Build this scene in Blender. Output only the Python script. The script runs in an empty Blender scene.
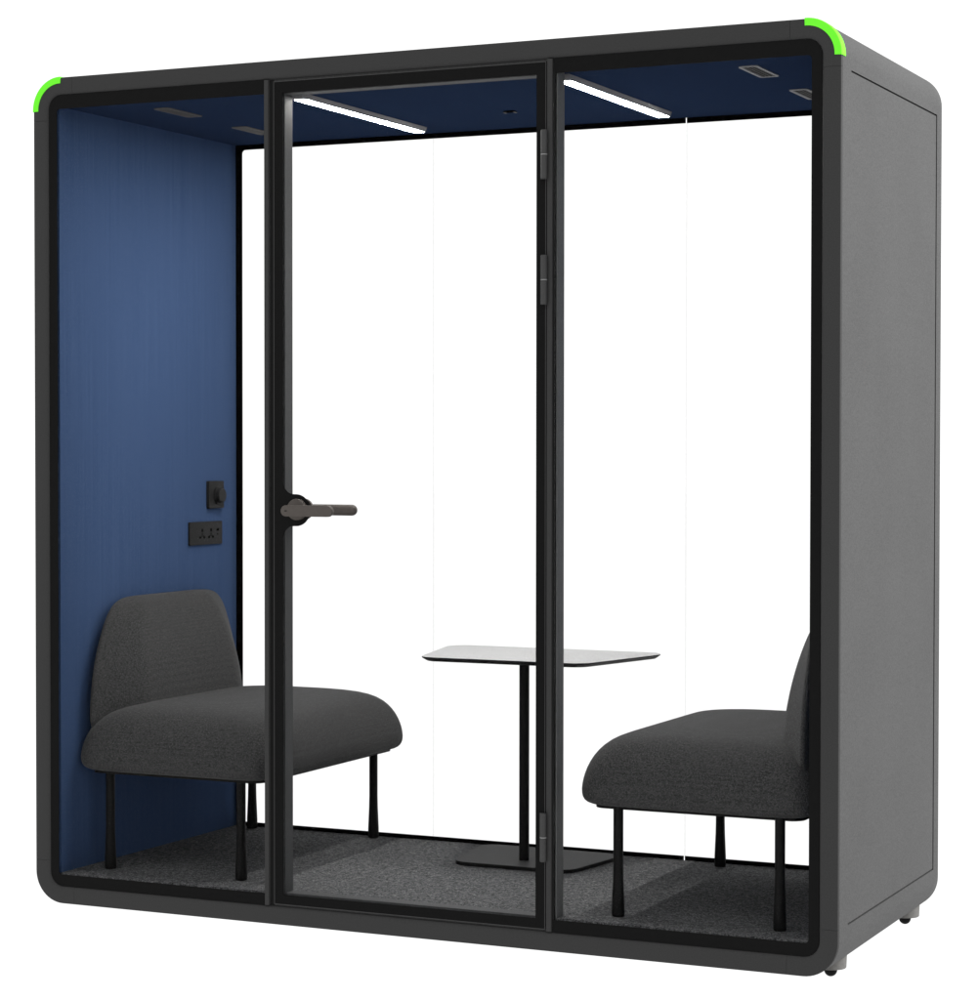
import bpy, bmesh, math
from mathutils import Vector, Matrix

scene = bpy.context.scene
COL = scene.collection
R = math.radians
W, H, D = 2.322, 2.30, 0.974          # outside of the booth (metres)
ZF, ZC = 0.083, 2.222                 # carpet and ceiling levels
YB = 0.943                            # inner face of the rear glass
RO = 0.088                            # outer corner radius
GROUND = -0.039

# ------------------------------------------------------------------ materials
def new_mat(name):
    m = bpy.data.materials.new(name); m.use_nodes = True
    nt = m.node_tree; nt.nodes.clear()
    out = nt.nodes.new('ShaderNodeOutputMaterial')
    return m, nt, out

def principled(nt, out, base, rough, spec=0.3, metal=0.0):
    b = nt.nodes.new('ShaderNodeBsdfPrincipled')
    b.inputs['Base Color'].default_value = (*base, 1)
    b.inputs['Roughness'].default_value = rough
    b.inputs['Specular IOR Level'].default_value = spec
    b.inputs['Metallic'].default_value = metal
    nt.links.new(b.outputs[0], out.inputs['Surface'])
    return b

def obj_coords(nt, scale=(1, 1, 1)):
    tc = nt.nodes.new('ShaderNodeTexCoord')
    mp = nt.nodes.new('ShaderNodeMapping')
    mp.inputs['Scale'].default_value = scale
    nt.links.new(tc.outputs['Object'], mp.inputs['Vector'])
    return mp.outputs['Vector']

def noise(nt, vec, scale, detail=2.0, rough=0.5):
    n = nt.nodes.new('ShaderNodeTexNoise')
    n.inputs['Scale'].default_value = scale
    n.inputs['Detail'].default_value = detail
    n.inputs['Roughness'].default_value = rough
    nt.links.new(vec, n.inputs['Vector'])
    return n.outputs['Fac']

def ramp(nt, fac, stops):
    r = nt.nodes.new('ShaderNodeValToRGB')
    e = r.color_ramp.elements
    while len(e) > 1: e.remove(e[-1])
    e[0].position = stops[0][0]; e[0].color = (*stops[0][1], 1)
    for p, c in stops[1:]:
        k = e.new(p); k.color = (*c, 1)
    nt.links.new(fac, r.inputs['Fac'])
    return r.outputs['Color']

def math_node(nt, op, a, b):
    n = nt.nodes.new('ShaderNodeMath'); n.operation = op
    for i, v in enumerate((a, b)):
        if isinstance(v, (int, float)): n.inputs[i].default_value = v
        else: nt.links.new(v, n.inputs[i])
    return n.outputs[0]

def bump(nt, bsdf, height, strength, dist):
    b = nt.nodes.new('ShaderNodeBump')
    b.inputs['Strength'].default_value = strength
    b.inputs['Distance'].default_value = dist
    nt.links.new(height, b.inputs['Height'])
    nt.links.new(b.outputs[0], bsdf.inputs['Normal'])

def scaled(c, k): return tuple(min(1.0, x * k) for x in c)

def mat_powder(name, base, var=0.12, rough=0.62, spec=0.12, scale=330):
    m, nt, out = new_mat(name)
    b = principled(nt, out, base, rough, spec)
    v = obj_coords(nt)
    f = noise(nt, v, scale, 2, 0.6)
    big = noise(nt, v, 3.0, 2)
    f = math_node(nt, 'ADD', math_node(nt, 'MULTIPLY', f, 0.85), math_node(nt, 'MULTIPLY', big, 0.15))
    nt.links.new(ramp(nt, f, [(0.34, scaled(base, 1 - var)), (0.66, scaled(base, 1 + var))]), b.inputs['Base Color'])
    bump(nt, b, noise(nt, v, 700, 2), 0.25, 0.0006)
    return m

def mat_plain(name, base, rough=0.5, spec=0.1, metal=0.0, grain=0.06):
    m, nt, out = new_mat(name)
    b = principled(nt, out, base, rough, spec, metal)
    v = obj_coords(nt)
    nt.links.new(ramp(nt, noise(nt, v, 120, 3), [(0.3, scaled(base, 1 - grain)), (0.7, scaled(base, 1 + grain))]), b.inputs['Base Color'])
    return m

def mat_woven_wall(name, base):
    m, nt, out = new_mat(name)
    b = principled(nt, out, base, 0.95, 0.0)
    warp = noise(nt, obj_coords(nt, (190, 190, 1.6)), 1.0, 2)
    weft = noise(nt, obj_coords(nt, (24, 24, 300)), 1.0, 2)
    fleck = noise(nt, obj_coords(nt), 250, 2)
    f = math_node(nt, 'ADD', math_node(nt, 'MULTIPLY', warp, 0.40), math_node(nt, 'MULTIPLY', weft, 0.18))
    f = math_node(nt, 'ADD', f, math_node(nt, 'MULTIPLY', fleck, 0.42))
    lo = (base[0] * 0.86, base[1] * 0.88, base[2] * 0.90)
    hi = (base[0] * 1.18, base[1] * 1.12, base[2] * 1.08)
    nt.links.new(ramp(nt, f, [(0.38, lo), (0.62, hi)]), b.inputs['Base Color'])
    bump(nt, b, f, 0.3, 0.001)
    return m

def mat_upholstery(name, base):
    m, nt, out = new_mat(name)
    b = principled(nt, out, base, 0.95, 0.03)
    b.inputs['Sheen Weight'].default_value = 0.06
    b.inputs['Sheen Roughness'].default_value = 0.6
    v = obj_coords(nt)
    w = []
    for d in ('X', 'Y', 'Z'):
        t = nt.nodes.new('ShaderNodeTexWave'); t.bands_direction = d
        t.inputs['Scale'].default_value = 118
        t.inputs['Distortion'].default_value = 0.6
        t.inputs['Detail'].default_value = 1
        nt.links.new(v, t.inputs['Vector']); w.append(t.outputs['Fac'])
    weave = math_node(nt, 'MULTIPLY', math_node(nt, 'ADD', math_node(nt, 'ADD', w[0], w[1]), w[2]), 0.333)
    fl = noise(nt, v, 250, 2, 0.7)
    f = math_node(nt, 'ADD', math_node(nt, 'MULTIPLY', weave, 0.13), math_node(nt, 'MULTIPLY', fl, 0.87))
    nt.links.new(ramp(nt, f, [(0.36, scaled(base, 0.52)), (0.64, scaled(base, 1.55))]), b.inputs['Base Color'])
    bump(nt, b, f, 0.35, 0.0012)
    return m

def mat_carpet(name):
    m, nt, out = new_mat(name)
    b = principled(nt, out, (0.06, 0.06, 0.06), 1.0, 0.02)
    v = obj_coords(nt)
    f = math_node(nt, 'ADD', math_node(nt, 'MULTIPLY', noise(nt, v, 270, 2, 0.65), 0.75),
                  math_node(nt, 'MULTIPLY', noise(nt, v, 60, 2, 0.6), 0.25))
    c = ramp(nt, f, [(0.34, (0.018, 0.0185, 0.019)), (0.47, (0.062, 0.063, 0.0655)),
                     (0.56, (0.128, 0.1295, 0.132)), (0.70, (0.27, 0.27, 0.265))])
    nt.links.new(c, b.inputs['Base Color'])
    bump(nt, b, f, 0.6, 0.004)
    return m

def mat_glass(name, tint):
    m, nt, out = new_mat(name)
    tr = nt.nodes.new('ShaderNodeBsdfTransparent'); tr.inputs[0].default_value = (*tint, 1)
    gl = nt.nodes.new('ShaderNodeBsdfGlossy'); gl.inputs['Roughness'].default_value = 0.02
    fr = nt.nodes.new('ShaderNodeFresnel'); fr.inputs['IOR'].default_value = 1.045   # anti-reflective coating
    mx = nt.nodes.new('ShaderNodeMixShader')
    nt.links.new(fr.outputs[0], mx.inputs[0]); nt.links.new(tr.outputs[0], mx.inputs[1]); nt.links.new(gl.outputs[0], mx.inputs[2])
    nt.links.new(mx.outputs[0], out.inputs['Surface'])
    return m

def mat_lamp(name, strength):
    m, nt, out = new_mat(name)
    e = nt.nodes.new('ShaderNodeEmission'); e.inputs['Color'].default_value = (1, 0.985, 0.96, 1)
    e.inputs['Strength'].default_value = strength
    nt.links.new(e.outputs[0], out.inputs['Surface'])
    return m

def mat_tabletop(name):
    m, nt, out = new_mat(name)
    b = principled(nt, out, (0.6, 0.6, 0.6), 0.45, 0.2)
    f = noise(nt, obj_coords(nt), 260, 2, 0.7)
    nt.links.new(ramp(nt, f, [(0.34, (0.22, 0.22, 0.22)), (0.5, (0.32, 0.32, 0.32)), (0.7, (0.42, 0.42, 0.42))]), b.inputs['Base Color'])
    return m

def mat_shadowless_floor(name):
    # made-up frosted floor sheet, lit by the world from underneath so no shadow shows
    m, nt, out = new_mat(name)
    t = nt.nodes.new('ShaderNodeBsdfTranslucent')
    t.inputs['Color'].default_value = (0.97, 0.97, 0.97, 1)
    nt.links.new(t.outputs[0], out.inputs['Surface'])
    return m

M_FRAME = mat_powder('graphite_powder_coat', (0.0320, 0.0320, 0.0320), 0.12)
M_SHELL = mat_powder('graphite_side_panel', (0.050, 0.050, 0.050), 0.27, scale=260)
M_INNER = mat_powder('graphite_inner_frame', (0.052, 0.053, 0.054), 0.14)
M_STILE_LIT = mat_powder('graphite_stile_painted_lit', (0.105, 0.107, 0.108), 0.14)  # paler coat paints in light that the lamps don't give this face
M_BLACK = mat_plain('black_glass_print', (0.0075, 0.0075, 0.0075), 0.5, 0.02)
M_PITCH = mat_plain('black_rear_print', (0.002, 0.002, 0.002), 0.7, 0.0)
M_GASKET = mat_plain('dark_rubber_gasket', (0.014, 0.014, 0.014), 0.7, 0.03)
M_GREEN = mat_plain('green_corner_plastic', (0.155, 0.84, 0.038), 0.5, 0.02, 0, 0.01)
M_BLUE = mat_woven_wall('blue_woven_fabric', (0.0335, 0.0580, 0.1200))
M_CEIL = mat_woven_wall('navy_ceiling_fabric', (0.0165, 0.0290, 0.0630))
M_CARPET = mat_carpet('grey_speckled_carpet')
M_SEAT = mat_upholstery('charcoal_upholstery', (0.0315, 0.0315, 0.0315))
M_LEG = mat_plain('black_steel', (0.006, 0.006, 0.006), 0.5, 0.06)
M_HINGE = mat_plain('dark_grey_hinge_steel', (0.040, 0.040, 0.040), 0.5, 0.2)
M_PIN = mat_plain('worn_hinge_washer', (0.22, 0.22, 0.22), 0.4, 0.3)
M_LEVER = mat_plain('warm_grey_metal', (0.072, 0.063, 0.057), 0.5, 0.12, 0, 0.05)
M_TOP = mat_tabletop('pale_grey_laminate')
M_BASE = mat_plain('table_base_steel', (0.046, 0.046, 0.046), 0.6, 0.05)
M_PLATE = mat_plain('black_switch_plastic', (0.011, 0.011, 0.011), 0.6, 0.1)
M_HOLE = mat_plain('socket_hole', (0.002, 0.002, 0.002), 0.8, 0.0)
M_LEDBODY = mat_plain('grey_light_housing', (0.16, 0.16, 0.165), 0.5, 0.1)
M_LED = mat_lamp('lit_light_diffuser', 240.0)
M_VENTRIM = mat_plain('grey_vent_trim', (0.19, 0.19, 0.19), 0.5, 0.15)
M_VENTGRILLE = mat_plain('grey_vent_grille', (0.085, 0.08, 0.075), 0.6, 0.1)
M_BRACKET = mat_plain('light_grey_bracket', (0.120, 0.117, 0.112), 0.6, 0.1, 0, 0.1)
M_GLASS = mat_glass('clear_coated_glass', (0.99, 0.99, 0.99))
M_SEAL = mat_glass('clear_silicone_joint', (0.93, 0.93, 0.93))
M_FLOOR = mat_shadowless_floor('shadowless_white_sheet')

# ------------------------------------------------------------------ mesh helpers
def obj(name, bm, mat, parent=None, smooth=True, angle=32, mats=None):
    bmesh.ops.recalc_face_normals(bm, faces=bm.faces)
    me = bpy.data.meshes.new(name); bm.to_mesh(me); bm.free()
    for m in (mats or [mat]): me.materials.append(m)
    if smooth:
        me.polygons.foreach_set('use_smooth', [True] * len(me.polygons))
        me.set_sharp_from_angle(angle=R(angle))
    o = bpy.data.objects.new(name, me); COL.objects.link(o)
    if parent: o.parent = parent
    return o

def add_box(bm, x0, x1, y0, y1, z0, z1, bevel=0.0, mi=0):
    v = [bm.verts.new((x, y, z)) for z in (z0, z1) for y in (y0, y1) for x in (x0, x1)]
    fs = [bm.faces.new([v[i] for i in q]) for q in
          ((0, 1, 3, 2), (4, 6, 7, 5), (0, 4, 5, 1), (2, 3, 7, 6), (0, 2, 6, 4), (1, 5, 7, 3))]
    for f in fs: f.material_index = mi
    if bevel:
        es = list({e for f in fs for e in f.edges})
        r = bmesh.ops.bevel(bm, geom=es, offset=bevel, segments=2, affect='EDGES', profile=0.5)
        for f in r['faces']: f.material_index = mi

def box_obj(name, mat, parent, *a, bevel=0.0):
    bm = bmesh.new(); add_box(bm, *a, bevel=bevel)
    return obj(name, bm, mat, parent)

def add_lathe(bm, prof, origin, axis='Z', n=32, mi=0, cap=True):
    """prof: list of (radius, height) along the axis"""
    ox, oy, oz = origin
    rings = []
    for r, h in prof:
        ring = []
        for k in range(n):
            a = 2 * math.pi * k / n
            c, s = r * math.cos(a), r * math.sin(a)
            p = {'Z': (c, s, h), 'Y': (c, h, s), 'X': (h, c, s)}[axis]
            ring.append(bm.verts.new((ox + p[0], oy + p[1], oz + p[2])))
        rings.append(ring)
    for a, b in zip(rings, rings[1:]):
        for k in range(n):
            bm.faces.new((a[k], a[(k + 1) % n], b[(k + 1) % n], b[k])).material_index = mi
    if cap:
        bm.faces.new(rings[0]).material_index = mi
        bm.faces.new(list(reversed(rings[-1]))).material_index = mi

def add_prism(bm, pts, axis, a, b, bevel=0.0, mi=0):
    """extrude a 2-D outline (list of pairs) from a to b along axis"""
    def P(p, h):
        return {'Y': (p[0], h, p[1]), 'Z': (p[0], p[1], h), 'X': (h, p[0], p[1])}[axis]
    lo = [bm.verts.new(P(p, a)) for p in pts]; hi = [bm.verts.new(P(p, b)) for p in pts]
    n = len(pts)
    f0 = bm.faces.new(lo); f1 = bm.faces.new(list(reversed(hi)))
    fs = [f0, f1] + [bm.faces.new((lo[i], hi[i], hi[(i + 1) % n], lo[(i + 1) % n])) for i in range(n)]
    for f in fs: f.material_index = mi
    if bevel:
        es = list(f0.edges) + list(f1.edges)
        r = bmesh.ops.bevel(bm, geom=es, offset=bevel, segments=2, affect='EDGES', profile=0.5)
        for f in r['faces']: f.material_index = mi

def round_poly(pts, radii, n=8):
    """polygon with rounded corners"""
    out = []; N = len(pts)
    if isinstance(radii, (int, float)): radii = [radii] * N
    for i in range(N):
        p0, p1, p2 = Vector(pts[i - 1]), Vector(pts[i]), Vector(pts[(i + 1) % N])
        a = (p0 - p1).normalized(); b = (p2 - p1).normalized()
        r = radii[i]
        if r <= 0: out.append(tuple(p1)); continue
        half = math.acos(max(-1, min(1, a.dot(b)))) / 2
        t = r / math.tan(half)
        c = p1 + (a + b).normalized() * (r / math.sin(half))
        s = p1 + a * t - c; e = p1 + b * t - c
        a0 = math.atan2(s.y, s.x); d = math.atan2(e.y, e.x) - a0
        while d > math.pi: d -= 2 * math.pi
        while d < -math.pi: d += 2 * math.pi
        for k in range(n + 1):
            q = a0 + d * k / n
            out.append((c.x + r * math.cos(q), c.y + r * math.sin(q)))
    return out

NC = 14
def rr_path(inset, r_outer=RO, zcuts=(), xcuts=()):
    """points of a rounded rectangle (x, z) inset from the booth outline; cuts add points on the straights.
    every path with the same cuts has the same number of points in the same order"""
    x0, x1, z0, z1 = inset, W - inset, inset, H - inset
    r = max(r_outer - inset, 0.004)
    pts = []
    def arc(cx, cz, a0):
        for k in range(NC + 1):
            a = a0 + math.pi / 2 * k / NC
            pts.append((cx + r * math.cos(a), cz + r * math.sin(a)))
    arc(x1 - r, z0 + r, -math.pi / 2)
    for z in zcuts: pts.append((x1, z))
    arc(x1 - r, z1 - r, 0)
    for x in reversed(xcuts): pts.append((x, z1))
    arc(x0 + r, z1 - r, math.pi / 2)
    for z in reversed(zcuts): pts.append((x0, z))
    arc(x0 + r, z0 + r, math.pi)
    for x in xcuts: pts.append((x, z0))
    return pts

# ------------------------------------------------------------------ the setting
bm = bmesh.new()
vs = [bm.verts.new((x, y, GROUND)) for x, y in ((-60, -60), (60, -60), (60, 60), (-60, 60))]
bm.faces.new(vs)
floor = obj('floor', bm, M_FLOOR, None, smooth=False)
floor['kind'] = 'structure'

# ------------------------------------------------------------------ the booth
pod = bpy.data.objects.new('meeting_booth', None); COL.objects.link(pod)
pod.empty_display_size = 0.2
pod['label'] = 'graphite office booth with three glass panels, a door, blue walls and green front corners'
pod['category'] = 'office booth'

# front frame: four corner pieces and four bars with hairline joints
PROF = [(0, 0.012), (0, 0.003), (0.0009, 0.0009), (0.003, 0), (0.036, 0), (0.041, 0.0008), (0.045, 0.003), (0.0475, 0.0065), (0.049, 0.012)]
JX, JZ, GAP = 0.128, 0.118, 0.0003
zc = (JZ - GAP, JZ + GAP, H - JZ - GAP, H - JZ + GAP)
xc = (JX - GAP, JX + GAP, W - JX - GAP, W - JX + GAP)
rings = [[(x, y, z) for x, z in rr_path(i, RO, zc, xc)] for i, y in PROF]
NPT = len(rings[0]); A = NC + 1
# index layout: corner BR [0..NC], right z-cuts 4, corner TR, top x-cuts 4, corner TL, left 4, corner BL, bottom 4
b0, b1, b2, b3 = 0, A + 4, 2 * (A + 4), 3 * (A + 4)
def seg(i, j):
    return [k % NPT for k in range(i, j + 1)]
pieces = []
for b in (b0, b1, b2, b3):
    pieces.append(('corner_piece', seg(b - 1, b + A)))          # last cut before the corner ... first cut after it
    pieces.append(('frame_bar', [(b + A + 1) % NPT, (b + A + 2) % NPT]))
def seg_mesh(idx):
    bm = bmesh.new()
    g = [[bm.verts.new(r[k]) for k in idx] for r in rings]
    for a, b in zip(g, g[1:]):
        for k in range(len(idx) - 1): bm.faces.new((a[k], a[k + 1], b[k + 1], b[k]))
    a, b = g[-1], g[0]
    for k in range(len(idx) - 1): bm.faces.new((a[k], a[k + 1], b[k + 1], b[k]))
    bm.faces.new([r[0] for r in g]); bm.faces.new([r[-1] for r in g])
    return bm
for nm, idx in pieces: obj(nm, seg_mesh(idx), M_FRAME, pod, angle=40)

# green corner accents, wrapping a little round the outside
def corner_accent(cx, a0, label):
    cz = H - RO
    prof = [(RO - 0.0165, -0.0018), (RO + 0.0005, -0.0018), (RO + 0.002, 0.0), (RO + 0.002, 0.030), (RO - 0.001, 0.030), (RO - 0.001, 0.002), (RO - 0.0165, 0.002)]
    bm = bmesh.new(); g = []
    N = 28; ov = R(2.0)
    for k in range(N + 1):
        a = a0 - ov + (math.pi / 2 + 2 * ov) * k / N
        g.append([bm.verts.new((cx + r * math.cos(a), y, cz + r * math.sin(a))) for r, y in prof])
    n = len(prof)
    for a, b in zip(g, g[1:]):
        for k in range(n): bm.faces.new((a[k], a[(k + 1) % n], b[(k + 1) % n], b[k]))
    bm.faces.new(g[0]); bm.faces.new(g[-1])
    o = obj('corner_accent', bm, M_GREEN, pod, angle=40); o['label'] = label
corner_accent(RO, math.pi / 2, 'bright green corner strip on the far left top corner')
corner_accent(W - RO, 0, 'bright green corner strip on the near right top corner')

# shell: sleeve with a recessed joint round the service panel on each side
Z1, Z2, Y1, Y2, GW = 0.1185, 2.181, 0.084, 0.912, 0.0024
GV = 0.0055
zc = (Z1 - GW, Z1 + GW, Z2 - GW, Z2 + GW)
ys = [0.0126, Y1, Y2 - GV, Y2 + GV, 0.969]
prof = [(0, y) for y in ys] + [(0.0012, 0.9725), (0.005, D), (0.056, D), (0.056, 0.0126)]
bm = bmesh.new()
g = [[bm.verts.new((x, y, z)) for x, z in rr_path(i, RO, zc, ())] for i, y in prof]
NP = len(g[0])
def groove(face):
    c = face.calc_center_median()
    if not (abs(c.x) < 1e-4 or abs(c.x - W) < 1e-4): return False
    inz = lambda z: abs(c.z - z) < GW * 0.9
    if (inz(Z1) or inz(Z2)) and Y1 < c.y < Y2 + GV: return True
    return abs(c.y - Y2) < GV * 0.9 and Z1 - GW < c.z < Z2 + GW
for j in range(len(g)):
    a, b = g[j], g[(j + 1) % len(g)]
    for k in range(NP): bm.faces.new((a[k], a[(k + 1) % NP], b[(k + 1) % NP], b[k]))
bmesh.ops.recalc_face_normals(bm, faces=bm.faces)
gf = [f for f in bm.faces if groove(f)]
res = bmesh.ops.extrude_face_region(bm, geom=gf)
bmesh.ops.delete(bm, geom=[f for f in gf if f.is_valid], context='FACES_ONLY')
for v in (e for e in res['geom'] if isinstance(e, bmesh.types.BMVert)):
    v.co.x += 0.006 if v.co.x < 1 else -0.006
sh = obj('shell', bm, M_SHELL, pod, angle=40)
for p in sh.data.polygons:
    if abs(p.normal.x) > 0.9995 or abs(p.normal.y) > 0.9995 or abs(p.normal.z) > 0.9995: p.use_smooth = False

# lining
for s_ in (0, 1):      # fabric walls, a little thinner at the front edge
    tf, tb = (0.0735, 0.0855) if s_ == 0 else (0.0600, 0.061)
    pl = [(0.0575, 0.0175), (tf, 0.0175), (tb, 0.9455), (0.0575, 0.9455)]
    if s_: pl = [(W - x, y) for x, y in pl]
    bm = bmesh.new(); add_prism(bm, pl, 'Z', 0.0795, 2.2255)
    obj('wall_panel', bm, M_BLUE, pod, smooth=False)
INFILL = [(0.060, 0.0175), (0.7390, 0.0175), (0.7390, 0.0595), (1.5845, 0.0595), (1.5845, 0.0175), (W - 0.060, 0.0175), (W - 0.060, 0.9445), (0.060, 0.9445)]
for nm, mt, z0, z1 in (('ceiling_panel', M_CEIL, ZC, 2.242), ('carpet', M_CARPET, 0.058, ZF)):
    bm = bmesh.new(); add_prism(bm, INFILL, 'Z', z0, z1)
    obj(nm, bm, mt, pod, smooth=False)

# posts between door and side panes
DXR = 1.5555
PL = (0.740, 0.753); PR = (1.560, 1.574)
for a, b in (PL, PR):
    bm = bmesh.new()
    add_box(bm, a, b, 0.001, 0.058, 0.0495, H - 0.0495, bevel=0.001)
    obj('door_post', bm, M_FRAME, pod)
bm = bmesh.new()
add_box(bm, PL[1] + 0.0003, 0.765, 0.011, 0.057, 0.0495, H - 0.0495)
obj('gasket_or_light_stop', bm, M_GASKET, pod)
bm = bmesh.new()
add_box(bm, PR[1] + 0.0003, PR[1] + 0.005, 0.008, 0.0555, 0.0495, H - 0.0495, mi=0)
obj('gasket_or_light_stop', bm, M_GASKET, pod)
box_obj('gasket_or_light_stop', M_GASKET, pod, DXR + 0.0002, PR[0] - 0.0002, 0.019, 0.057, 0.0495, H - 0.0495)  # filler added in the hinge gap to block strip light leaking onto the post
# slim inner stile behind the right pane, light painted into its paler colour
box_obj('inner_stile', M_STILE_LIT, pod, PR[1] + 0.0055, PR[1] + 0.009, 0.0165, 0.059, 0.0495, H - 0.0495)

# front side panes with printed black borders
GY0, GY1 = 0.006, 0.0155
FT, FB, FL, FR_ = 2.2135, 0.0805, 0.0745, W - 0.0745
def pane(x0, x1, left):
    bm = bmesh.new()
    out = round_poly([(x0, 0.0482), (x1, 0.0482), (x1, H - 0.0482), (x0, H - 0.0482)],
                     [0.0395, 0, 0, 0.0395] if left else [0, 0.0395, 0.0395, 0], 8)
    add_prism(bm, out, 'Y', GY0, GY1)
    p = obj('side_pane', bm, M_GLASS, pod)
    # border: C-shaped band, open at the post
    if left:
        outer = round_poly([(x1, 0.0482), (x0, 0.0482), (x0, H - 0.0482), (x1, H - 0.0482)], [0, 0.0395, 0.0395, 0], 8)
        inner = round_poly([(x1, FT), (FL, FT), (FL, FB), (x1, FB)], [0, 0.010, 0.010, 0], 5)
    else:
        outer = round_poly([(x0, 0.0482), (x1, 0.0482), (x1, H - 0.0482), (x0, H - 0.0482)], [0, 0.0395, 0.0395, 0], 8)
        inner = round_poly([(x0, FT), (FR_, FT), (FR_, FB), (x0, FB)], [0, 0.010, 0.010, 0], 5)
    bm = bmesh.new(); add_prism(bm, outer + inner, 'Y', GY0 - 0.0012, GY0 - 0.0003)
    obj('printed_border', bm, M_BLACK, p, smooth=False)
pane(0.0482, PL[0] - 0.0005, True)
pane(PR[1] + 0.0055, W - 0.0482, False)

# ---- door
door = bpy.data.objects.new('door', None); COL.objects.link(door); door.parent = pod
door['label'] = 'framed glass door with a black printed border and a lever handle'
DX0, DX1, DZ0, DZ1 = 0.7665, 1.5555, 0.0535, H - 0.0545
IX0, IX1, IZ0, IZ1 = 0.7945, 1.529, 0.0805, 2.2135
box_obj('glass_pane', M_GLASS, door, DX0 + 0.002, DX1 - 0.002, 0.007, 0.0165, DZ0 + 0.002, DZ1 - 0.002)
bm = bmesh.new()      # printed border with the tab that carries the handle
HZ = 1.108
o1 = [(DX0 + 0.002, DZ0 + 0.002), (DX1 - 0.002, DZ0 + 0.002), (DX1 - 0.002, DZ1 - 0.002), (DX0 + 0.002, DZ1 - 0.002)]
tab = []
def arc(cx, cz, r, a0, a1, n=10):
    return [(cx + r * math.cos(R(a0 + (a1 - a0) * k / n)), cz + r * math.sin(R(a0 + (a1 - a0) * k / n))) for k in range(n + 1)]
hh = 0.0425
# inner outline runs clockwise from lower left, up the left edge round the tab
inner = [(IX0, IZ0)]
inner += arc(IX0 + 0.034, HZ - hh - 0.034, 0.034, 180, 90, 10)
inner += arc(0.8345, HZ, hh, -90, 90, 22)
inner += arc(IX0 + 0.034, HZ + hh + 0.034, 0.034, -90, -180, 10)
inner += [(IX0, IZ1), (IX1, IZ1), (IX1, IZ0)]
# make the ring as one polygon with a slit
ring = o1 + [o1[0]] + [inner[0]] + inner[1:] + [inner[0]]
def ring_prism(bm, outer, inner, y0, y1):
    """flat ring between two loops, triangulated"""
    from mathutils.geometry import tessellate_polygon
    co = [[Vector((x, z, 0)) for x, z in outer], [Vector((x, z, 0)) for x, z in inner]]
    flat = outer + inner
    tris = tessellate_polygon(co)
    lo = [bm.verts.new((x, y0, z)) for x, z in flat]; hi = [bm.verts.new((x, y1, z)) for x, z in flat]
    for t in tris:
        bm.faces.new([lo[i] for i in t]); bm.faces.new([hi[i] for i in reversed(t)])
    for base, n in ((0, len(outer)), (len(outer), len(inner))):
        for k in range(n):
            a, b = base + k, base + (k + 1) % n
            bm.faces.new((lo[a], lo[b], hi[b], hi[a]))
ring_prism(bm, o1, inner, 0.0058, 0.0067)
obj('printed_border', bm, M_BLACK, door, smooth=False)
bm = bmesh.new()      # thin metal lip round the glass
ring_prism(bm, [(DX0, DZ0), (DX1, DZ0), (DX1, DZ1), (DX0, DZ1)],
           [(DX0 + 0.0017, DZ0 + 0.0017), (DX1 - 0.0017, DZ0 + 0.0017), (DX1 - 0.0017, DZ1 - 0.0017), (DX0 + 0.0017, DZ1 - 0.0017)], 0.0056, 0.017)
obj('edge_trim', bm, M_HINGE, door, smooth=False)
bm = bmesh.new()      # frame behind the glass
ring_prism(bm, [(DX0 + 0.002, DZ0 + 0.002), (DX1 - 0.002, DZ0 + 0.002), (DX1 - 0.002, DZ1 - 0.002), (DX0 + 0.002, DZ1 - 0.002)],
           [(IX0, 0.0842), (IX1, 0.0842), (IX1, IZ1), (IX0, IZ1)], 0.0175, 0.058)
obj('door_frame', bm, M_INNER, door, smooth=False)
for z0, z1 in ((1.949, 2.073), (1.634, 1.759), (0.227, 0.351)):
    bm = bmesh.new()
    zm = (z0 + z1) / 2
    add_lathe(bm, [(0.0065, z0), (0.0082, z0 + 0.0015), (0.0082, zm - 0.0022), (0.0074, zm - 0.0018)], (1.5545, -0.0045, 0), 'Z', 24)
    add_lathe(bm, [(0.0074, zm + 0.0018), (0.0082, zm + 0.0022), (0.0082, z1 - 0.0015), (0.0065, z1)], (1.5545, -0.0045, 0), 'Z', 24)
    add_box(bm, 1.5425, 1.5545, 0.0005, 0.0050, z0 + 0.001, z1 - 0.001)
    add_lathe(bm, [(0.0084, zm - 0.0012), (0.0084, zm + 0.0012)], (1.5545, -0.0045, 0), 'Z', 24, mi=1)
    obj('hinge', bm, None, door, mats=[M_HINGE, M_PIN])
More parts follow.
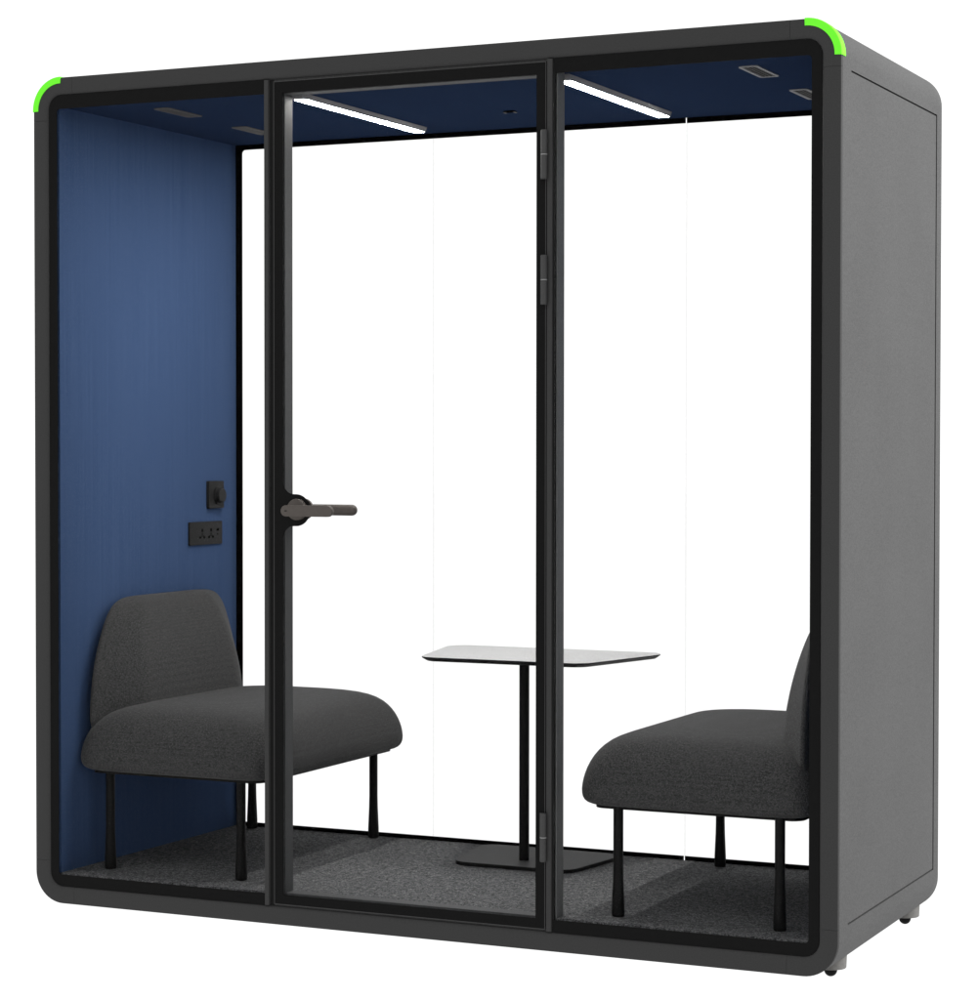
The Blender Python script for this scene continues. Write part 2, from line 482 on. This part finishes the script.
# lever handles, one on each face of the glass
HX = 0.8395
def stadium(x0, x1, zc_, r, n=12):
    return arc(x0 + r, zc_, r, 270, 90, n) + arc(x1 - r, zc_, r, 90, -90, n)
def lever_set(front):
    s = -1 if front else 1
    y = (lambda d: 0.0055 - d) if front else (lambda d: 0.034 + d)
    bm = bmesh.new()
    add_lathe(bm, [(0.0285, y(0)), (0.0285, y(0.008)), (0.027, y(0.0105)), (0.012, y(0.0108))], (HX, 0, HZ + 0.002), 'Y', 40)
    obj('rosette', bm, M_LEVER, door)
    bm = bmesh.new()
    if front:
        add_prism(bm, stadium(HX - 0.0145, 0.978, HZ, 0.0147), 'Y', y(0.067), y(0.053), bevel=0.0022)
        add_lathe(bm, [(0.0105, y(0.0109)), (0.0105, y(0.0528))], (HX, 0, HZ), 'Y', 28)
        add_box(bm, HX - 0.0022, HX + 0.0048, y(0.0675), y(0.0666), HZ - 0.0010, HZ + 0.0010, mi=1)
        obj('lever', bm, None, door, mats=[M_LEVER, M_HOLE])
    else:
        r = 0.0148
        yc = y(0.041)
        prof = [(0.002, HX - 0.0148)]
        for k in range(1, 8):
            a = math.pi / 2 * k / 8; prof.append((r * math.sin(a), HX - r * math.cos(a)))
        prof += [(r, HX), (r, 0.965)]
        for k in range(1, 8):
            a = math.pi / 2 * k / 8; prof.append((r * math.cos(a), 0.965 + r * math.sin(a)))
        prof.append((0.002, 0.965 + r))
        add_lathe(bm, prof, (0, yc, HZ), 'X', 28)
        add_lathe(bm, [(0.0105, y(0.0109)), (0.0105, yc)], (HX, 0, HZ), 'Y', 28)
        obj('lever', bm, M_LEVER, door)
lever_set(True); lever_set(False)
bm = bmesh.new(); add_lathe(bm, [(0.0245, 0.0172), (0.0245, 0.0338)], (HX, 0, HZ + 0.002), 'Y', 36)
obj('lock_case', bm, M_BLACK, door)

# ---- rear glazing: three panes with butt joints and a narrow black print
RX = (0.078, 0.7745, 1.5855, W - 0.078)
G = 0.0016
for i in range(3):
    x0 = RX[i] + (G if i else 0); x1 = RX[i + 1] - (G if i < 2 else 0)
    p = box_obj('rear_pane', M_GLASS, pod, x0, x1, 0.9475, 0.9565, 0.060, 2.240)
    bm = bmesh.new()
    top, bot = 2.2065, 0.0955
    ce = x1 + 2 * G - 0.0002 if i == 0 else x1
    lf = 0.1090 if i == 0 else x0; rt = W - 0.1090 if i == 2 else x1
    if i == 1:
        add_box(bm, x0, x1, 0.9462, 0.9472, top, 2.2395); obj('printed_border', bm, M_PITCH, p, smooth=False); bm = bmesh.new(); add_box(bm, x0, x1, 0.9462, 0.9472, 0.0605, bot)
    elif i == 0:
        add_prism(bm, [(ce, 0.0605), (ce, bot)] + round_poly([(ce, bot), (lf, bot), (lf, top), (ce, top)], [0, 0.012, 0.012, 0], 5)[1:-1] +
                  [(ce, top), (ce, 2.2395), (x0, 2.2395), (x0, 0.0605)], 'Y', 0.9462, 0.9472)
    else:
        add_prism(bm, [(x0, 0.0605), (x0, bot)] + round_poly([(x0, bot), (rt, bot), (rt, top), (x0, top)], [0, 0.012, 0.012, 0], 5)[1:-1] +
                  [(x0, top), (x0, 2.2395), (x1, 2.2395), (x1, 0.0605)], 'Y', 0.9462, 0.9472)
    obj('printed_border', bm, M_PITCH, p, smooth=False)
for x in RX[1:3]:
    box_obj('joint_seal', M_SEAL, pod, x - G * 0.8, x + G * 0.8, 0.948, 0.956, 0.0955, 2.2065)

# ---- ceiling fittings
for cx in (0.797, 1.567):
    y0, y1 = 0.072, 0.817
    bm = bmesh.new()
    add_prism(bm, [(cx - 0.023, ZC - 0.0005), (cx + 0.023, ZC - 0.0005), (cx + 0.0175, ZC - 0.0142), (cx - 0.0175, ZC - 0.0142)], 'Y', y0, y1, bevel=0.0006)
    lt = obj('strip_light', bm, M_LEDBODY, pod)
    box_obj('diffuser', M_LED, lt, cx - 0.0165, cx + 0.0165, y0 + 0.022, y1 - 0.006, ZC - 0.01455, ZC - 0.01430)
def ceiling_vent(cx, y0, y1, hw, dark):
    bm = bmesh.new()
    n = 0.007
    z0, z1 = ZC - 0.003, ZC - 0.0004
    for k, zz in ((0, 0),):
        out = round_poly([(cx - hw, y0), (cx + hw, y0), (cx + hw, y1), (cx - hw, y1)], 0.010, 4)
        inn = round_poly([(cx - hw + n, y0 + n), (cx + hw - n, y0 + n), (cx + hw - n, y1 - n), (cx - hw + n, y1 - n)], 0.005, 4)
    from mathutils.geometry import tessellate_polygon
    flat = out + inn
    tris = tessellate_polygon([[Vector((x, y, 0)) for x, y in out], [Vector((x, y, 0)) for x, y in inn]])
    lo = [bm.verts.new((x, y, z0)) for x, y in flat]; hi = [bm.verts.new((x, y, z1)) for x, y in flat]
    for t in tris:
        bm.faces.new([lo[i] for i in t]); bm.faces.new([hi[i] for i in reversed(t)])
    for base, m in ((0, len(out)), (len(out), len(inn))):
        for k in range(m):
            a, b = base + k, base + (k + 1) % m
            bm.faces.new((lo[a], lo[b], hi[b], hi[a]))
    v = obj('ceiling_vent', bm, M_VENTRIM if dark else M_VENTGRILLE, pod, smooth=False)
    v['label'] = 'dark ceiling vent with a pale rim' if dark else 'dull grey slatted ceiling vent'
    bm = bmesh.new()
    add_box(bm, cx - hw + n, cx + hw - n, y0 + n, y1 - n, ZC - 0.0009, ZC - 0.0005, mi=1)
    w = 2 * (hw - n); k = 4
    for i in range(k):
        xx = cx - hw + n + w * (i + 0.5) / k
        add_box(bm, xx - 0.0022, xx + 0.0022, y0 + n, y1 - n, ZC - 0.0025, ZC - 0.0010, mi=0)
    obj('grille', bm, None, v, mats=[M_LEG if dark else M_VENTGRILLE, M_HOLE])
ceiling_vent(2.040, 0.142, 0.322, 0.026, True)
ceiling_vent(2.040, 0.556, 0.736, 0.026, True)
ceiling_vent(0.320, 0.150, 0.335, 0.026, False)
ceiling_vent(0.320, 0.568, 0.745, 0.026, False)
bm = bmesh.new()
add_box(bm, 1.166, 1.198, 0.600, 0.622, ZC - 0.004, ZC - 0.0004, bevel=0.001)
for x in (1.1635, 1.1945): add_box(bm, x, x + 0.006, 0.602, 0.620, ZC - 0.0055, ZC - 0.0042, mi=1)
obj('motion_sensor', bm, None, pod, mats=[M_HOLE, M_VENTGRILLE])

# ---- switch and sockets on the blue wall
WX = 0.0830
bm = bmesh.new()
add_prism(bm, round_poly([(0.772, 1.0865), (0.859, 1.0865), (0.859, 1.171), (0.772, 1.171)], 0.003, 3), 'X', WX - 0.006, WX + 0.011, bevel=0.001)
sw = obj('dimmer_switch', bm, M_PLATE, pod)
bm = bmesh.new()
add_lathe(bm, [(0.026, WX + 0.0112), (0.026, WX + 0.016), (0.0235, WX + 0.017), (0.0225, WX + 0.028), (0.021, WX + 0.0295)], (0, 0.822, 1.1265), 'X', 36)
obj('knob', bm, M_PLATE, sw)
bm = bmesh.new()
add_prism(bm, round_poly([(0.669, 0.9755), (0.857, 0.9755), (0.857, 1.0465), (0.669, 1.0465)], 0.003, 3), 'X', WX - 0.007, WX + 0.006, bevel=0.001)
so = obj('socket_plate', bm, M_PLATE, pod)
def hole_box(bm, y, z, hy, hz):
    add_box(bm, WX + 0.0061, WX + 0.0066, y - hy, y + hy, z - hz, z + hz)
for yc in (0.739, 0.790):
    bm = bmesh.new()
    hole_box(bm, yc, 1.020, 0.0040, 0.0045); hole_box(bm, yc, 1.0085, 0.0018, 0.0030)
    hole_box(bm, yc - 0.0115, 0.9985, 0.0045, 0.0030); hole_box(bm, yc + 0.0115, 0.9985, 0.0045, 0.0030)
    hole_box(bm, yc - 0.0055, 1.0025, 0.0025, 0.0014); hole_box(bm, yc + 0.0055, 1.0025, 0.0025, 0.0014)
    obj('socket', bm, M_HOLE, so, smooth=False)
bm = bmesh.new(); hole_box(bm, 0.829, 1.0205, 0.0068, 0.0036)
obj('charging_port', bm, M_HOLE, so, smooth=False)
bm = bmesh.new(); hole_box(bm, 0.829, 1.0065, 0.0036, 0.0018)
obj('charging_port', bm, M_HOLE, so, smooth=False)

# ---- feet
for fx, fy in ((2.245, 0.200), (2.245, 0.910), (0.10, 0.400), (0.10, 0.905)):
    bm = bmesh.new()
    add_lathe(bm, [(0.0375, -0.0160), (0.0390, -0.0145), (0.0405, 0.020)], (fx, fy, 0), 'Z', 40)
    ft = obj('foot', bm, M_BRACKET, pod)
    bm = bmesh.new()
    add_lathe(bm, [(0.0165 * math.sin(t), -0.0225 - 0.0165 * math.cos(t)) for t in [math.pi * k / 16 for k in range(1, 16)]], (fx, fy, 0), 'Z', 28)
    obj('foot_pad', bm, M_LEG, ft)

# ------------------------------------------------------------------ chairs
def subsurf_mesh(bm, name, mat, parent, levels=2):
    o = obj(name, bm, mat, parent, angle=180)
    md = o.modifiers.new('smooth', 'SUBSURF'); md.levels = levels; md.render_levels = levels
    dg = bpy.context.evaluated_depsgraph_get()
    me = bpy.data.meshes.new_from_object(o.evaluated_get(dg))
    o.modifiers.clear(); old = o.data; o.data = me; bpy.data.meshes.remove(old); me.name = name
    me.polygons.foreach_set('use_smooth', [True] * len(me.polygons))
    return o

def rr_plan(hx, hy, r, n=5, ms=5):
    """rounded rectangle about the origin with extra points on the straights"""
    r = min(r, hx * 0.98, hy * 0.98)
    pts = []
    corners = ((hx - r, hy - r, 0), (-hx + r, hy - r, 90), (-hx + r, -hy + r, 180), (hx - r, -hy + r, 270))
    for i, (cx, cy, a0) in enumerate(corners):
        for k in range(n + 1):
            a = R(a0 + 90 * k / n); pts.append((cx + r * math.cos(a), cy + r * math.sin(a)))
        nx, ny, na = corners[(i + 1) % 4]
        e = (nx + r * math.cos(R(na)), ny + r * math.sin(R(na)))
        s = pts[-1]
        for k in range(1, ms): pts.append((s[0] + (e[0] - s[0]) * k / ms, s[1] + (e[1] - s[1]) * k / ms))
    return pts

# local frame: wall plane at x = 0, seat centred on y = 0, z = 0 on the carpet
def make_chair():
    root = bpy.data.objects.new('lounge_chair', None); COL.objects.link(root)
    root.empty_display_size = 0.15
    cx, hx, hy = 0.2855, 0.3115, 0.4340
    rows = [(0.279, 0.055), (0.279, 0.030), (0.282, 0.014), (0.291, 0.004), (0.308, 0.0), (0.330, 0.0005), (0.358, 0.005), (0.388, 0.014),
            (0.417, 0.029), (0.440, 0.050), (0.454, 0.078), (0.461, 0.114), (0.465, 0.160), (0.468, 0.215), (0.469, 0.272)]
    bm = bmesh.new(); g = []
    for z, ins in rows:
        # the front edge rounds over sooner than the back edge
        rr = 0.052 + ins * 0.62
        g.append([bm.verts.new((cx + x, y, z)) for x, y in rr_plan(hx - ins, hy - ins * 0.94, rr)])
    n = len(g[0])
    for a, b in zip(g, g[1:]):
        for k in range(n): bm.faces.new((a[k], a[(k + 1) % n], b[(k + 1) % n], b[k]))
    for ring, z in ((g[0], 0.279), (g[-1], 0.4693)):
        c = bm.verts.new((cx, 0, z))
        # cap: quads/tris to a centre spine
        for k in range(n): bm.faces.new((ring[k], ring[(k + 1) % n], c))
    subsurf_mesh(bm, 'seat', M_SEAT, root, 1)
    # backrest: wide against the wall, tapering up and towards the sitter
    lv = [(0.36, 0.412, 0.108, 0.290), (0.44, 0.412, 0.108, 0.290), (0.50, 0.408, 0.102, 0.282), (0.56, 0.399, 0.094, 0.267), (0.61, 0.386, 0.085, 0.250),
          (0.66, 0.367, 0.073, 0.231), (0.70, 0.353, 0.061, 0.212), (0.730, 0.334, 0.051, 0.195), (0.748, 0.312, 0.043, 0.178), (0.757, 0.283, 0.035, 0.160), (0.760, 0.240, 0.026, 0.140)]
    bm = bmesh.new(); g = []
    for z, wb, xf, wf in lv:
        poly = [(0.002, -wb), (xf, -wf), (xf, wf), (0.002, wb)]
        base = round_poly(poly, [0.008, 0.16 * min(1, xf / 0.10), 0.16 * min(1, xf / 0.10), 0.008], 5)
        # resample long edges so subdivision stays even
        pts = []
        for i, p in enumerate(base):
            q = base[(i + 1) % len(base)]
            pts.append(p)
            L = math.dist(p, q)
            if L > 0.15:
                for k in range(1, 7): pts.append((p[0] + (q[0] - p[0]) * k / 7, p[1] + (q[1] - p[1]) * k / 7))
        g.append([bm.verts.new((x, y, z)) for x, y in pts])
    n = min(len(r) for r in g)
    assert all(len(r) == n for r in g), [len(r) for r in g]
    for a, b in zip(g, g[1:]):
        for k in range(n): bm.faces.new((a[k], a[(k + 1) % n], b[(k + 1) % n], b[k]))
    for ring, dz in ((g[0], 0), (g[-1], 0.0005)):
        c = bm.verts.new((sum(v.co.x for v in ring) / n, 0, ring[0].co.z + dz))
        for k in range(n): bm.faces.new((ring[k], ring[(k + 1) % n], c))
    subsurf_mesh(bm, 'backrest', M_SEAT, root, 2)
    bm = bmesh.new()
    add_prism(bm, rr_plan(hx - 0.034, hy - 0.032, 0.035), 'Z', 0.2725, 0.2795)
    for v in bm.verts: v.co.x += cx
    obj('seat_base', bm, M_LEG, root)
    for lx, ly in ((0.062, -0.379), (0.062, 0.404), (0.490, -0.379), (0.490, 0.404)):
        bm = bmesh.new()
        add_lathe(bm, [(0.0125, 0.0005), (0.0155, 0.002), (0.0165, 0.006), (0.0163, 0.030), (0.0150, 0.060), (0.0135, 0.095), (0.0128, 0.13), (0.0128, 0.281)], (lx, ly, 0), 'Z', 24)
        obj('leg', bm, M_LEG, root)
    return root
chair = make_chair()
chair.location = (0.1005, 0.508, ZF)
chair['label'] = 'charcoal upholstered lounge chair with its whole back visible against the blue wall'
chair['category'] = 'chair'; chair['group'] = 'lounge chairs inside the booth'
def copy_tree(o, parent=None):
    c = o.copy(); COL.objects.link(c)
    if parent: c.parent = parent
    for ch in list(o.children): copy_tree(ch, c)
    return c
chair2 = copy_tree(chair)
chair2.location = (W - 0.1165, 0.508, ZF); chair2.rotation_euler = (0, 0, math.pi)
chair2['label'] = 'charcoal upholstered lounge chair with its back mostly hidden behind the near front frame'

# ------------------------------------------------------------------ table
table = bpy.data.objects.new('side_table', None); COL.objects.link(table)
table.empty_display_size = 0.15
TX, TY = 1.194, 0.725
table.location = (TX, TY, ZF)
table['label'] = 'small trapezoid pedestal table with pale grey top, black post and flat black base'
table['category'] = 'table'
def trap(hf, hb, yf, yb, r):
    return round_poly([(-hf, yf), (hf, yf), (hb, yb), (-hb, yb)], r, 10)
ZT = 0.682 - ZF
bm = bmesh.new()
def loft(bm, secs, mis):
    g = [[bm.verts.new((x, y, z)) for x, y in s] for s, z in secs]
    n = len(g[0])
    for (a, b), mi in zip(zip(g, g[1:]), mis):
        for k in range(n): bm.faces.new((a[k], a[(k + 1) % n], b[(k + 1) % n], b[k])).material_index = mi
    bm.faces.new(g[0]).material_index = mis[0]
    bm.faces.new(list(reversed(g[-1]))).material_index = mis[-1]
full = trap(0.252, 0.352, 0.518 - TY, 0.936 - TY, 0.055)
under = trap(0.240, 0.338, 0.530 - TY, 0.926 - TY, 0.048)
loft(bm, [(under, ZT - 0.013), (full, ZT - 0.004), (full, ZT - 0.0008)], [0, 0])
tt = obj('edge_band', bm, M_LEG, table)
tt.name = 'tabletop'
bm = bmesh.new()
top_in = trap(0.2505, 0.3502, 0.5195 - TY, 0.9345 - TY, 0.054)
loft(bm, [(full, ZT - 0.0006), (top_in, ZT)], [0])
obj('laminate', bm, M_TOP, tt)
bm = bmesh.new()
add_lathe(bm, [(0.0145, 0.0118), (0.0145, ZT - 0.0135)], (-0.001, -0.035, 0), 'Z', 28)
obj('post', bm, M_LEG, table)
bm = bmesh.new()
b1 = trap(0.182, 0.229, 0.590 - TY, 0.900 - TY, 0.050); b2_ = trap(0.1805, 0.2275, 0.5915 - TY, 0.8985 - TY, 0.049)
loft(bm, [(b1, 0.0008), (b1, 0.0105), (b2_, 0.0120)], [1, 0])
for f in bm.faces:
    pass
obj('base', bm, None, table, mats=[M_BASE, M_LEG])

# ------------------------------------------------------------------ light
world = bpy.data.worlds.new('World'); scene.world = world; world.use_nodes = True
nt = world.node_tree
bg = nt.nodes['Background']; bg.inputs['Color'].default_value = (1, 1, 1, 1); bg.inputs['Strength'].default_value = 1.15

def area(name, loc, target, sx, sy, power):
    l = bpy.data.lights.new(name, 'AREA'); l.shape = 'RECTANGLE'; l.size = sx; l.size_y = sy; l.energy = power
    o = bpy.data.objects.new(name, l); COL.objects.link(o)
    o.location = loc
    o.rotation_euler = (Vector(target) - Vector(loc)).to_track_quat('-Z', 'Y').to_euler()
    return o
area('studio_softbox', (8.2, 2.0, 5.0), (2.3, 0.5, 1.15), 3.0, 3.0, 1080)

# ------------------------------------------------------------------ camera
cam = bpy.data.cameras.new('camera'); co = bpy.data.objects.new('camera', cam); COL.objects.link(co)
ya, pi_, ro = -0.433738577, -0.021763083, 0.000919679
fw = Vector((math.sin(ya) * math.cos(pi_), math.cos(ya) * math.cos(pi_), math.sin(pi_)))
rt = Vector((math.cos(ya), -math.sin(ya), 0)); up = rt.cross(fw)
r2 = rt * math.cos(ro) + up * math.sin(ro); u2 = -rt * math.sin(ro) + up * math.cos(ro)
m = Matrix((r2, u2, -fw)).transposed().to_4x4()
m.translation = Vector((3.91900796, -5.43707693, 1.27130926))
co.matrix_world = m
cam.sensor_fit = 'VERTICAL'; cam.sensor_height = 36.0; cam.sensor_width = 36.0
cam.lens = 36.0 * 2351.05692 / 1000.0
cam.clip_start = 0.1; cam.clip_end = 500
scene.camera = co

scene.render.engine = 'CYCLES'
scene.cycles.transparent_max_bounces = 24
scene.cycles.max_bounces = 10
scene.cycles.caustics_reflective = False
scene.cycles.caustics_refractive = False
scene.view_settings.view_transform = 'Standard'
scene.view_settings.look = 'None'
scene.view_settings.exposure = 0.0
scene.view_settings.gamma = 1.0
